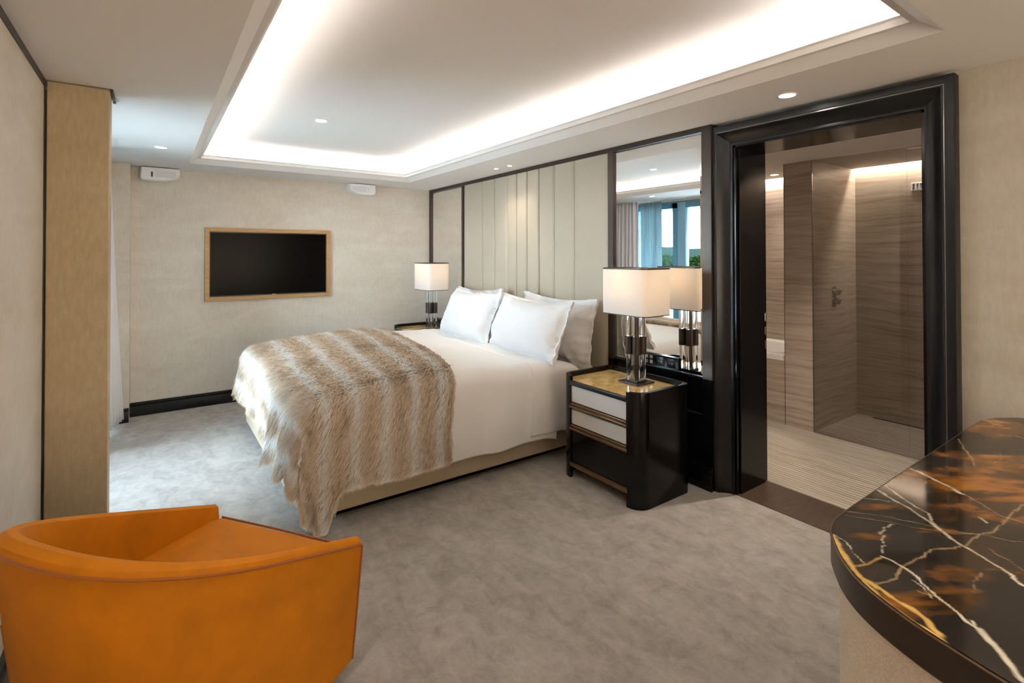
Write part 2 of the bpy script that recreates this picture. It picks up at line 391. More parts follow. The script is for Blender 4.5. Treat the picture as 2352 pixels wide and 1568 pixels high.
# main window (seen in the mirror)
b = MB()
for x0, x1 in ((-5.60, -5.54), (-4.85, -4.76), (-3.48, -3.42)): b.box(x0, x1, -.68, -.58, .05, 2.28, .004, 1)
b.box(-5.6, -3.42, -.68, -.58, 0, .06); b.box(-5.6, -3.42, -.68, -.58, 2.20, 2.30)
w1 = struct('window_1', b, M['teal_frame'])
obj('sash', MB().box(-4.757, -4.62, -.665, -.575, .06, 2.28, .006, 2), M['sash_blue'], w1)
obj('pane', MB().box(-5.54, -4.85, -.634, -.626, .06, 2.20), M['pane'], w1, smooth=False)
obj('pane', MB().box(-4.62, -3.48, -.634, -.626, .06, 2.20), M['pane'], w1, smooth=False)
obj('handle', MB().box(-4.70, -4.67, -.555, -.54, 1.0, 1.14, .004).box(-4.70, -4.67, -.576, -.555, 1.05, 1.08), M['chrome'], w1)

# skirtings: stepped black boards
def skirt(name, segs):
    b = MB()
    for (x0, y0, x1, y1, nx, ny) in segs:
        for (d, z0, z1, bv) in ((.022, 0, .098, .004), (.012, .098, .128, .002)):
            xs = sorted((x0, x1, x0+nx*d, x1+nx*d)); ys = sorted((y0, y1, y0+ny*d, y1+ny*d))
            b.box(xs[0], xs[-1], ys[0], ys[-1], z0, z1, bv, 2)
    o = struct(name, b, M['black_satin']); return o
skirt('baseboard_west', [(XT, -.165, XT, YP, 1, 0), (XT+.175, -.55, XT+.175, -.165, 1, 0)])
skirt('baseboard_south', [(XC+.02, YL, XE, YL, 0, 1)])
skirt('baseboard_north', [(-.72, YW, XE, YW, 0, -1)])

# ------------------------------------------------------------------ panelled bed wall: dark frame, mirrors, headboard
T1, T2, T3, T4, T5, T6 = XT, -5.893, -5.10, -5.057, -2.795, -2.742
b = MB()
b.box(XT, -1.902, YP-.012, YW, H-.037, H-.0005)                      # top band
for x0, x1 in ((XT+.001, -5.875), (-5.093, -5.058), (-2.796, -2.742), (-1.967, -1.902)): b.box(x0, x1, YP-.012, YW, .70, H-.037)
b.box(-1.904, -1.898, YP-.012, YW, .70, H)
struct('trim_2', b, M['brown_frame'], smooth=False)
b = MB()
b.box(XT+.05, -5.093, YP+.012, YW, .0, .70); b.box(-2.742, -1.967, YP+.012, YW, .0, .70)
b.box(-2.742, -1.967, YP-.004, YP+.02, .0, .465, .002, 1); b.box(XT+.05, -5.093, YP-.004, YP+.02, .0, .465, .002, 1)
b.box(-2.742, -1.967, YP-.012, YP+.02, .695, .712, .002, 1); b.box(XT+.05, -5.093, YP-.012, YP+.02, .695, .712, .002, 1)
b.box(-5.058, -2.796, YP+.02, YW, 0, H-.04)
for x0, x1 in ((XT+.001, -5.875), (-5.093, -5.058), (-2.796, -2.742), (-1.967, -1.898)): b.box(x0, x1, YP-.012, YW, .0, .70)
for (x0, x1) in ((-2.80, -1.895),):
    b.box(x0, x1, YP-.03, YP, 0, .105, .004); b.box(x0, x1, YP-.02, YP, .105, .15, .004)
struct('trim_3', b, M['black'])
b = MB(); b.box(-2.742, -1.967, YP-.008, YP-.002, .465, .472); b.box(XT+.05, -5.093, YP-.008, YP-.002, .465, .472)
struct('trim_4', b, M['bronze'], smooth=False)
def mirror(x0, x1, z0, z1, label):
    t = thing('wall_mirror', label, 'mirror', ((x0+x1)/2, YP+.01, z0), group='mirrors flanking the headboard')
    y = YP+.004; bb = .022; d = .0018
    m = MB(); o = [(x0, y+.003, z0), (x1, y+.003, z0), (x1, y+.003, z1), (x0, y+.003, z1)]; i = [(x0+bb, y, z0+bb), (x1-bb, y, z0+bb), (x1-bb, y, z1-bb), (x0+bb, y, z1-bb)]
    m.quad(*i)
    obj('mirror_glass', m, M['mirror'], t, smooth=False)
    m = MB()
    for k in range(4): m.quad(o[k], o[(k+1) % 4], i[(k+1) % 4], i[k])
    obj('bevelled_edge', m, M['mirror'], t, smooth=False)
    obj('backing', MB().box(x0, x1, y+.0035, y+.05, z0, z1), M['black'], t, smooth=False)
    return t
mirror(-5.875, -5.093, .712, H-.037, 'tall narrow mirror in the far corner beside the television wall')
mirror(-2.742, -1.967, .712, H-.037, 'tall narrow mirror between headboard and black doorway showing the window')
hb = thing('headboard', 'ceiling height taupe leather headboard of vertical panels behind the bed', 'headboard', (-3.92, YP, .2))
seams = [-5.057, -4.662, -4.42, -4.181, -4.022, -3.855, -3.672, -3.458, -3.196, -2.797]
for i, (x0, x1) in enumerate(zip(seams, seams[1:])):
    m = MB(); n = 14; g = .0016
    prof = []
    for k in range(n+1):
        u = k/n*2-1; x = (x0+x1)/2+u*((x1-x0)/2-g); yy = YP+.004-.014*(1-abs(u)**10); prof.append((x, yy))
    pts = prof+[(x1-g, YP+.019), (x0+g, YP+.019)]
    m.prism(pts, .2, H-.038)
    obj('panel', m, M['headboard'], hb, ang=50)

# ------------------------------------------------------------------ doorway: black casing, jambs, threshold
def casing(parent):
    # profile: (distance outward from opening edge, y)
    prof = [(0, YW+.03), (0, YW-.012), (.010, YW-.014), (.016, YW-.012), (.030, YW-.020), (.050, YW-.034), (.066, YW-.052), (.076, YW-.066), (.080, YW-.067),
            (.082, YW-.060), (.086, YW-.060), (.088, YW-.067), (.098, YW-.070), (.122, YW-.070), (.124, YW-.066), (.124, YW+.0)]
    path = [((DX0, 0), (-1, 0)), ((DX0, DZ), (-1, 1)), ((DX1, DZ), (1, 1)), ((DX1, 0), (1, 0))]
    out = []
    for lo, hi, mt, nm in ((0, 8, M['black_satin'], 'casing'), (8, 11, M['silver_line'], 'bead'), (11, 15, M['black_satin'], 'casing_edge')):
        t = bmesh.new(); rows = []
        for (px, pz), (nx, nz) in path: rows.append([t.verts.new((px+nx*d, y, pz+(nz*d if nz else 0))) for d, y in prof[lo:hi+1]])
        for a_, b_ in zip(rows, rows[1:]):
            for k in range(len(a_)-1): t.faces.new((a_[k], a_[k+1], b_[k+1], b_[k]))
        bmesh.ops.recalc_face_normals(t, faces=t.faces[:]); m = MB(); m.add(t)
        obj(nm, m, mt, parent, ang=40)
b = MB(); b.box(DX0-.001, DX0+.014, YW+.0, YB+.012, 0, DZ); b.box(DX1-.014, DX1+.001, YW+.0, YB+.012, 0, DZ); b.box(DX0, DX1, YW+.0, YB+.012, DZ-.014, DZ+.002)
for s_, x in ((1, DX0+.014), (-1, DX1-.014)): b.box(min(x, x+s_*.010), max(x, x+s_*.010), YW+.03, YB-.03, .0, DZ-.014, .002, 1)
d1 = struct('door_1', b, M['black']); casing(d1)
m = MB()
for z in (.88, .97, 1.06): m.box(DX0+.024, DX0+.028, YB-.028, YB-.016, z, z+.055, .001, 1)
obj('lock_plate', m, M['chrome'], d1)
b = MB(); b.box(DX0, DX1, YW-.0, YB, -.05, .003); struct('trim_5', b, M['threshold'], smooth=False)

# ------------------------------------------------------------------ bathroom
BX0, BX1 = -3.35, -.55
b = MB(); b.box(BX0, BX1, YB, 4.571, -.1, .001); struct('floor_bathroom', b, M['stone_floor'], smooth=False)
b = MB(); b.box(-2.275, BX1, 4.571, BY+.1, -.1, .001); struct('floor_shower', b, M['ribbed'], smooth=False)
CZ = 2.301
b = MB(); b.box(BX0, BX1, YB, BY-.07, CZ, CZ+.08); b.box(BX0, BX1, BY-.07, BY+.1, CZ+.07, CZ+.1); struct('ceiling_bathroom', b, M['ceiling'], smooth=False)
b = MB(); b.box(BX0-.1, BX1+.1, BY, BY+.1, 0, CZ+.1); b.box(BX0-.1, BX0, YB, BY, 0, CZ+.1); b.box(BX1, BX1+.1, YB, BY, 0, CZ+.1)
b.box(BX0, -2.275, 4.571, 4.60, 0, .56)
struct('wall_bathroom', b, M['stone'], smooth=False)
b = MB(); b.box(-2.275, -2.037, 4.571, BY, 0, CZ); struct('wall_shower_column', b, M['stone'], smooth=False)
b = MB(); b.box(-2.2755, -2.2735, 4.566, 4.572, 0, CZ); b.box(-2.04, -2.035, 4.566, 4.576, 0, CZ); struct('trim_6', b, M['bronze'], smooth=False)
bl = thing('shower_cove_light', 'warm strip light washing the back marble wall of the bathroom', 'strip light', (-1.5, BY-.03, CZ+.04))
obj('light_strip', MB().box(-2.03, BX1, BY-.045, BY-.03, CZ+.05, CZ+.062), M['led_bath'], bl, smooth=False)
bl = thing('bath_cove_light', 'warm strip light above the white bathtub niche', 'strip light', (-2.8, BY-.03, CZ+.04))
obj('light_strip', MB().box(BX0, -2.28, BY-.045, BY-.03, CZ+.05, CZ+.062), M['led_bath'], bl, smooth=False)
bt = thing('bathtub', 'white bathtub in the marble niche left of the shower column', 'bathtub', (-2.8, 5.0, 0))
m = MB(); o = [(BX0+.001, 4.601), (-2.28, 4.601), (-2.28, BY-.001), (BX0+.001, BY-.001)]
t = bmesh.new()
def rr(x0, x1, y0, y1, r, n=6):
    p = []
    for cx, cy, a0 in ((x1-r, y1-r, 0), (x0+r, y1-r, 90), (x0+r, y0+r, 180), (x1-r, y0+r, 270)):
        for k in range(n+1): an = R(a0+90*k/n); p.append((cx+r*cos(an), cy+r*sin(an)))
    return p
levels = [(0, .3, 0), (0, .58, .0), (0, .60, .004), (.10, .60, 0), (.115, .585, 0), (.16, .2, 0), (.3, .17, 0)]
rows = []
for ins, z, q in levels: rows.append([t.verts.new((x, y, z)) for x, y in rr(BX0+.002+ins+q, -2.28-ins-q, 4.602+ins+q, BY-.002-ins-q, .02+ins*.8)])
for p, q in zip(rows, rows[1:]):
    for i in range(len(p)): t.faces.new((p[i], p[(i+1) % len(p)], q[(i+1) % len(p)], q[i]))
t.faces.new(rows[-1]); bmesh.ops.recalc_face_normals(t, faces=t.faces[:]); m.add(t); obj('tub', m, M['bath_white'], bt, ang=50)
obj('overflow_cap', MB().cyl((-2.412, 5.0, .48), .03, .012, 'x'), M['chrome'], bt)
# shower fittings
sm = thing('shower_mixer', 'nickel shower mixer with two round knobs on the marble column', 'shower control', (-2.037, 4.96, 1.12))
obj('plate', MB().box(-2.0375, -2.029, 4.925, 4.995, 1.035, 1.215, .003), M['chrome'], sm)
for z in (1.165, 1.085): 
    k = obj('knob', MB().cyl((-2.008, 4.96, z), .026, .042, 'x', 28, bev=.004), M['chrome'], sm)
    obj('lever', MB().cyl((-1.992, 4.975, z+.012), .005, .045, 'x', 10), M['chrome'], k)
g1 = thing('shower_screen', 'clear fixed glass screen between shower and bathroom floor', 'glass screen', (-1.7, 4.565, 0))
obj('glass_sheet', MB().box(-2.034, -1.375, 4.561, 4.571, .002, 2.30), M['shower_glass'], g1, smooth=False)
g2 = thing('shower_door', 'frameless glass shower door right of the fixed screen', 'glass door', (-1.0, 4.565, 0))
obj('glass_sheet', MB().box(-1.372, BX1-.004, 4.556, 4.566, .006, 2.28), M['shower_glass'], g2, smooth=False)
tag(obj('floor_drain', MB().box(-1.90, -1.05, BY-.035, BY-.004, .0, .004), M['slot'], smooth=False), 'dark linear floor drain along the back shower wall', 'drain')
vt = thing('air_vent', 'white slatted air vent high on the back shower wall', 'vent', (-1.50, BY, 2.07))
obj('vent_frame', MB().box(-1.60, -1.32, BY-.012, BY, 2.055, 2.125, .002, 1), M['white_plastic'], vt)
m = MB()
for k in range(10): m.box(-1.585+k*.026, -1.573+k*.026, BY-.016, BY-.011, 2.065, 2.115)
obj('slats', m, M['slot'], vt, smooth=False)

# ------------------------------------------------------------------ downlights
def downlight(x, y, z, label, r=.038, power=9, spot=True):
    t = thing('ceiling_downlight', label, 'downlight', (x, y, z), group='recessed ceiling downlights')
    obj('trim_ring', MB().lathe((x, y, z), [(r+.008, 0), (r+.008, -.003), (r+.002, -.005), (r, -.003), (r-.002, -.001)]), M['white_plastic'], t)
    obj('lens', MB().cyl((x, y, z-.0015), r-.001, .002, n=28), M['lens'], t)
    if spot:
        l = bpy.data.lights.new('downlight_beam', 'SPOT'); l.energy = power; l.spot_size = R(95); l.spot_blend = .9; l.color = (1, .87, .72); l.shadow_soft_size = .03
        lo = bpy.data.objects.new('downlight_beam', l); lo.location = (0, 0, -.02); lo.parent = t; COL.objects.link(lo)
    return t
downlight(-4.72, .05, H, 'recessed downlight in the low ceiling by the tan pillar and window')
downlight(-3.90, 1.025, UZ, 'recessed downlight in the raised ceiling tray above the bed foot')
downlight(-1.32, 2.694, H, 'recessed downlight just in front of the black doorway')
downlight(-4.059, 2.695, H, 'small reading spot over the headboard, left one of the pair', .020, 5)
downlight(-3.852, 2.703, H, 'small reading spot over the headboard, right one of the pair', .020, 5)
downlight(-2.62, 5.08, CZ, 'downlight in the bathroom ceiling over the bathtub niche', .036, 10)
downlight(-1.55, 3.66, CZ, 'unseen fill downlight added in the bathroom ceiling just inside the doorway', .036, 56)  # added lamp hidden above the lintel, brightens the stone column
downlight(.5, .7, H, 'unseen fill downlight added over the near side of the marble table', .036, 16)  # added out of view to light the table and chair side
downlight(.6, 2.3, H, 'unseen fill downlight added over the far side of the marble table', .036, 14)  # second added lamp out of view, fill for the table end
downlight(-1.0, -.1, H, 'unseen fill downlight added in the low ceiling close to the camera', .036, 9)  # added lamp above the frame, fill for the foreground

# ------------------------------------------------------------------ bed
bx0, bx1, by0 = -4.94, -2.895, .67
bed = thing('bed', 'king size bed with tan upholstered base against the headboard wall', 'bed', ((bx0+bx1)/2, 1.8, 0))
obj('plinth', MB().box(bx0+.10, bx1-.10, by0+.10, 2.88, 0, .062), M['black'], bed, smooth=False)
obj('base', MB().box(bx0, bx1, by0, 2.885, .062, .315, .015, 3), M['tan_leather'], bed)
obj('mattress', MB().box(bx0+.025, bx1-.012, by0+.02, 2.88, .315, .632, .05, 4), M['mattress'], bed)

def bend(s, r, flare):
    q = r*pi/2
    o = np.where(s < q, r*np.sin(np.clip(s, 0, q)/r), r+flare*(s-q)); d = np.where(s < q, r*(1-np.cos(np.clip(s, 0, q)/r)), r+(s-q))
    return o, d
def drape(P, Q, x0, x1, y0, zt, r, flare=.04, corner=.28, folds=5, seed=0, expo=3.0, pert=.012):
    """lay plane cloth coordinates (P,Q) over a box top, hanging over x0, x1 and y0"""
    sxr = np.maximum(0, P-(x1-r)); sxl = np.maximum(0, (x0+r)-P); sy = np.maximum(0, (y0+r)-Q)
    sx = sxr+sxl; sg = np.where(sxr > 0, 1.0, -1.0)
    s = (sx**expo+sy**expo)**(1/expo); th = np.arctan2(sy, sx+1e-9)
    o, d = bend(s, r, flare)
    hang = np.maximum(0, s-r*pi/2); both = (np.sin(2*th)**2)*((sx > 0) & (sy > 0))
    o = o + both*corner*hang*(1+.35*np.cos(folds*2*th))
    # ripples of the hanging sides
    along = np.where(sx > sy, Q, P)
    rip = (vnoise(along*4.2+7, along*0+seed, seed)-.5)*2*.5+(vnoise(along*9+3, along*0+seed+5, seed)-.5)*.6
    o = o+rip*pert*np.clip(hang/.25, 0, 1)*3
    cx = np.where(sxr > 0, x1-r, np.where(sxl > 0, x0+r, P)); cy = np.where(sy > 0, y0+r, Q)
    dirx = np.where(sx > 0, sg*np.cos(th), 0); diry = np.where(sy > 0, -np.sin(th), 0)
    X = cx+o*dirx; Y = cy+o*diry
    bumpz = (.085*np.exp(-((np.clip(Q, .3, 3)-1.48)/.45)**2)-.05*np.clip((1.0-Q)/.35, 0, 1)**1.5)*np.clip(1-((P-(x0+x1)/2)/1.15)**4, 0, 1)
    w = (fbm(P*2.3+3, Q*2.3, seed, 3)-.5)*.022+(fbm(P*6, Q*5, seed+9, 3)-.5)*.010
    Z = zt+bumpz+w*np.clip(1-hang*3, .2, 1)-d
    return X, Y, Z
def cloth(name, Pg, Qg, f, m, parent, thick=.02, label=None, cat=None, ang=80):
    X, Y, Z = f(Pg, Qg); V = np.stack([X, Y, np.maximum(Z, .012)], -1).reshape(-1, 3); nr, nc = Pg.shape
    o = npmesh(name, V, gridfaces(nr, nc), m, parent, ang=ang)
    md = o.modifiers.new('s', 'SOLIDIFY'); md.thickness = thick; md.offset = -1
    if label: tag(o, label, cat)
    return o
# duvet: from the foot to the pillows
ps = np.linspace(bx0-.38, bx1+.505, 260); qs = np.linspace(2.40, by0-.22, 210)
Pd, Qd = np.meshgrid(ps, qs)
def fd(P, Q):
    X, Y, Z = drape(P, Q, bx0-.012, bx1+.03, by0-.01, .700, .085, .02, .15, 4, 3, pert=.011)
    Z = Z-.03*np.clip((Q-2.28)/.12, 0, 1)**2
    return X, Y, Z
dv = cloth('duvet', Pd, Qd, lambda P, Q: fd(P, Q), M['linen'], None, .02, 'smooth white duvet spread over the bed with its side hanging down', 'duvet')
# folded sheet band at the pillows
ps = np.linspace(bx0-.5, bx1+.50, 240); qs = np.linspace(2.66, 2.20, 60)
Ps, Qs = np.meshgrid(ps, qs)
def fs(P, Q):
    Q = Q-.055*(P+2.9)
    X, Y, Z = drape(P, Q, bx0-.02, bx1+.046, 0, .716, .09, .03, .1, 4, 3, pert=.012)
    Z = Z-.07*np.clip((Q-2.42)/.24, 0, 1)**1.5
    return X, Y, Z
ts = cloth('top_sheet', Ps, Qs, fs, M['linen'], None, .008, 'white folded sheet band between the duvet and the pillows', 'sheet')
m = MB()
for q in (2.204, 2.252):
    Pl = np.linspace(bx0-.1, bx1+.5, 120); X, Y, Z = fs(Pl, Pl*0+q); m.tube([(x+(.003 if z < .66 and x > -3.5 else 0), y, z+.0035) for x, y, z in zip(X, Y, Z)], .0032, 6)
obj('piping', m, M['linen_edge'], ts)

# pillows
def pillow(name, w, h, t, flange, seed, label, loc, tilt, yaw=0, roll=0):
    n1, n2 = 56, 40; rng = random.Random(seed)
    L1, L2 = 1+flange/(w/2), 1+flange/(h/2)
    u = np.linspace(-L1, L1, n1); v = np.linspace(-L2, L2, n2); Ug, Vg = np.meshgrid(u, v)
    uc = np.clip(np.abs(Ug), 0, 1); vc = np.clip(np.abs(Vg), 0, 1)
    th = t/2*((1-uc**2.6)*(1-vc**2.4))**.52
    nz = (fbm(Ug*2.5+seed, Vg*2.2, seed, 4)-.5)
    crease = (fbm(Ug*1.2+Vg*2.5, Vg*1.0-Ug*3, seed+3, 3)-.5)*np.clip(uc*vc*1.5, 0, 1)
    X = w/2*Ug*(1-.045*(1-np.minimum(1, Vg**2)))+nz*.012; Zl = h/2*Vg*(1-.06*(1-np.minimum(1, Ug**2)))+nz*.014
    Zl = Zl-.018*(1-np.clip(np.abs(Ug), 0, 1)**2)*(Vg > 0)
    fl = (np.maximum(np.abs(Ug)-1, np.abs(Vg)-1) > 0)
    wob = (fbm(Ug*4+9, Vg*4, seed+7, 2)-.5)*.035*np.clip(np.maximum(uc, vc)*3-2, 0, 1)
    Yf = -(th+.003)+wob+nz*.02*th/(t/2)+crease*.075+(fbm(Ug*9+seed, Vg*3+Ug*4, seed+5, 3)-.5)*.022*np.clip(uc**3+vc**4, 0, 1); Yb = (th*.8+.003)+wob
    front = np.stack([X, Yf, Zl+h/2], -1).reshape(-1, 3); back = np.stack([X, Yb, Zl+h/2], -1).reshape(-1, 3)
    Fc = np.concatenate([gridfaces(n2, n1), gridfaces(n2, n1, n1*n2, True)])
    idx = np.arange(n1*n2).reshape(n2, n1); bd = np.concatenate([idx[0, :-1], idx[:-1, -1], idx[-1, ::-1][:-1], idx[::-1, 0][:-1]])
    b2 = np.roll(bd, -1); Fs = np.stack([bd, bd+n1*n2, b2+n1*n2, b2], -1)
    o = npmesh(name, np.concatenate([front, back]), np.concatenate([Fc, Fs]), M['pillow_linen'], ang=75)
    o.location = loc; o.rotation_euler = (R(-tilt), R(roll), R(yaw))
    return tag(o, label, 'pillow', 'white pillows at the head of the bed')
pillow('pillow', .84, .46, .26, .045, 11, 'rear white pillow with wide flange, nearer the bedside lamp in front', (-3.27, 2.715, .665), 9, 0, 1)
pillow('pillow', .84, .46, .26, .045, 23, 'rear white pillow half hidden behind the far front pillow', (-4.52, 2.715, .665), 9, 0, -1)
pillow('pillow', .94, .45, .29, .02, 37, 'plump front white pillow leaning nearest the near nightstand', (-3.30, 2.40, .72), 23, -3, .5)
pillow('pillow', .90, .46, .29, .02, 51, 'plump front white pillow on the far half of the bed', (-4.20, 2.39, .72), 23, -3, -.5)

# ------------------------------------------------------------------ fur throw
th = thing('fur_throw', 'striped beige and brown fur throw draped over the foot of the bed', 'throw', ((bx0+bx1)/2, 1.2, .7))
LT = 1.50
def tpos(A, B):
    hA = np.clip((A-(bx1-.15))/.55, 0, 1); gB = np.clip((B-.82)/.16, 0, 1); gC = np.clip((B-1.12)/.35, 0, 1); hg = (hA*hA*(3-2*hA))*(gB*gB*(3-2*gB))*(1-.75*gC)
    hem = 1+.03*(vnoise(A*3, A*0, 8)-.5)
    QT = 1.735-.15*(np.minimum(A, -2.6)+3.92)
    fold = np.exp(-((A+3.42)/.13)**2)+.7*np.exp(-((A+3.06)/.09)**2)
    P = A+.24*hg; Q = QT-B*hem/1.5*(QT-.345)-(.07*fold+.07*hg)*np.clip((B-1.1)/.4, 0, 1)
    X, Y, Z = drape(P, Q, bx0-.03, bx1+.055, by0-.03, .722, .115, .03, .10, 3, 3, expo=3.2, pert=.014)
    hang = np.clip((.66-Z)/.4, 0, 1)*(Q < by0)
    Y = Y-(.075*np.exp(-((A+3.36)/.11)**2)+.04*np.exp(-((A+3.06)/.08)**2))*hang
    return np.stack([X, Y, np.maximum(Z, .02)], -1)
As = np.linspace(bx0-.34, bx1+.49, 300); Bs = np.linspace(0, LT, 180)
Ag, Bg = np.meshgrid(As, Bs)
def hemmask(A, B):   # ragged, slightly curved outline
    return A
Vt = tpos(Ag, Bg)
lining = npmesh('lining', (Vt.reshape(-1, 3)+np.array([0, 0, -.002])), gridfaces(180, 300), M['lining'], th, ang=80)
def furcol(A, B, n):
    ph = np.mod(B-.10+.012*(fbm(A*3, B*3, 5, 3)-.5), .215)/.215; d = np.minimum(ph, 1-ph)*.215
    light = np.exp(-(d/.031)**2)
    patch = .6*fbm(A*5+B*2, B*2.5, 40, 3)+.4*fbm(A*24, B*16, 41, 2); dark = np.clip((patch-.53)*4+.9*np.exp(-((A+3.3)/.28)**2)*np.clip((B-1.05)/.25, 0, 1), 0, .85)*(1-light)
    tan = np.array([.66, .53, .40]); cream = np.array([.90, .87, .83]); brown = np.array([.33, .225, .15]); pale = np.array([.82, .72, .61])
    mid = np.clip(d/.107, 0, 1)[:, None]
    c = pale*(1-mid)+tan*mid
    c = c*(1-dark[:, None]*.75)+brown*dark[:, None]*.75
    return c*(1-light[:, None])+cream*light[:, None]
cb_ = furcol(Ag.ravel(), Bg.ravel(), 0); cb_ = np.concatenate([cb_*.8, np.ones((len(cb_), 1))], 1)
fb = npmesh('pelt', Vt.reshape(-1, 3)+np.array([0, 0, .002]), gridfaces(180, 300), M['fur'], th, ang=80, colr=cb_)
rng = np.random.default_rng(4)
NS = 190000
A = rng.uniform(As[0], As[-1], NS); B = rng.uniform(0, LT, NS)
ne = 9000
A[:ne] = rng.uniform(As[0], As[-1], ne); B[:ne] = rng.choice([0.002, LT-.002], ne); A[ne:2*ne] = rng.choice([As[0]+.002, As[-1]-.002], ne)
eps = .004
p0 = tpos(A, B); pa = tpos(A+eps, B)-tpos(A-eps, B); pb = tpos(A, B+eps)-tpos(A, B-eps)
nn = np.cross(pa, pb); nn = -nn/np.maximum(np.linalg.norm(nn, axis=1, keepdims=True), 1e-9)
# outward normal: up on the top, outward on the sides
cen = np.array([(bx0+bx1)/2, 1.6, .2]); sgn = np.sign(((p0-cen)*nn).sum(1, keepdims=True)); nn = nn*np.where(sgn == 0, 1, sgn)
clA = fbm(A*26, B*26, 60, 2)-.5; clB = fbm(A*26+50, B*26, 61, 2)-.5; big = fbm(A*3, B*3, 70, 2)-.5
flow = np.stack([.30+1.1*clA+big+rng.normal(0, .25, NS), -.85+1.1*clB+rng.normal(0, .25, NS), np.full(NS, -.9)], -1)
flow = flow-(flow*nn).sum(1, keepdims=True)*nn; flow /= np.maximum(np.linalg.norm(flow, axis=1, keepdims=True), 1e-6)
ln = (.034+.022*rng.random(NS))[:, None]
d0 = nn*.85+flow*.5; d1 = nn*.25+flow*1.0
p1 = p0+d0*ln*.45; p2 = p1+(d0*.4+d1*.6)*ln*.4; p3 = p2+(d1+np.array([0, 0, -.25]))*ln*.35
cd = np.array([0.0, 0.0, 1.5])-p0; side = np.cross(flow, nn); side += rng.normal(0, .35, side.shape); side /= np.linalg.norm(side, axis=1, keepdims=True)
w0 = .0011
Vf = np.stack([p0-side*w0, p0+side*w0, p1-side*w0, p1+side*w0, p2-side*w0*.7, p2+side*w0*.7, p3-side*w0*.15, p3+side*w0*.15], 1)
Vf[..., 2] = np.maximum(Vf[..., 2], .006)
base = furcol(A, B, 0)*(.82+.36*rng.random(NS))[:, None]
base = np.clip(base, 0, .95)
tips = np.clip(base*1.12+.02, 0, .95); root = base*.62
cf = np.stack([root, root, base*.9, base*.9, base, base, tips, tips], 1); cf = np.concatenate([cf, np.ones(cf.shape[:2]+(1,))], -1).reshape(-1, 4)
ii = np.arange(NS)[:, None]*8
Ff = np.stack([ii+np.array([0, 1, 3, 2]), ii+np.array([2, 3, 5, 4]), ii+np.array([4, 5, 7, 6])], 1).reshape(-1, 4)
fo = npmesh('fur', Vf.reshape(-1, 3), Ff, M['fur'], th, smooth=False, colr=cf); fo['kind'] = 'stuff'

# ------------------------------------------------------------------ nightstand
def nightstand(xc, label):
    hw, yf, yb = .348, 2.31, 2.80; t = thing('nightstand', label, 'nightstand', (xc, (yf+yb)/2, 0), group='matching bedside nightstands')
    def path(o):   # U-shaped plan path offset inwards by o
        p = []; r = .092; rb = .05
        x1, y0, y1 = hw-o, yf+o, yb-o; ro, rbo = r-o, rb-o
        p.append((hw-.100, y0))
        for k in range(9): an = R(-90+90*k/8); p.append((x1-ro+ro*cos(an), y0+ro+ro*sin(an)))
        for k in range(7): an = R(0+90*k/6); p.append((x1-rbo+rbo*cos(an), y1-rbo+rbo*sin(an)))
        return p
    def full(o):
        rgt = path(o); lft = [(-x, y) for x, y in rgt][::-1]; return rgt+lft
    out, inn = full(0), full(.024)
    poly = [(xc+x, y) for x, y in out+inn[::-1]]
    obj('carcass', MB().prism(poly, 0, .684, .003), M['black'], t, ang=35)
    top = [(xc+x*.998, y) for x, y in full(.025)]
    obj('onyx_top', MB().prism([(x, y) for x, y in top], .632, .652), M['onyx'], t, ang=35)
    obj('top_rail', MB().box(xc-hw+.098, xc+hw-.098, yf-.004, yf+.02, .622, .651, .003), M['black_satin'], t)
    obj('shelf_core', MB().box(xc-hw+.03, xc+hw-.03, yf+.04, yb-.03, .08, .63), M['black'], t, smooth=False)
    for (z0, z1, m_, nm) in ((.508, .618, M['drawer_cream'], 'cream leather drawer front'), (.362, .458, M['drawer_cream'], 'cream leather drawer front'), (.110, .322, M['black'], 'black lacquer drawer front')):
        d = obj('drawer', MB().box(xc-hw+.098, xc+hw-.098, yf+.012, yf+.045, z0, z1, .002, 1), m_, t); d['label'] = nm
        hz = z0-.004
        if z0 > .2: obj('handle', MB().box(xc-hw+.094, xc+hw-.094, yf-.008, yf+.03, hz-.034, hz-.017, .003).box(xc-hw+.094, xc+hw-.094, yf+.002, yf+.03, hz-.017, hz, .002), M['bronze'], d)
    obj('base_rail', MB().box(xc-hw+.094, xc+hw-.094, yf-.002, yf+.03, .078, .108, .003), M['bronze'], t)
    return t
ns = nightstand(-2.333, 'black lacquer nightstand with cream drawers, in front of the doorway mirror')
dup(ns, (-5.365, ns.location[1], 0), 'black lacquer nightstand in the far corner, mostly hidden by the bed')

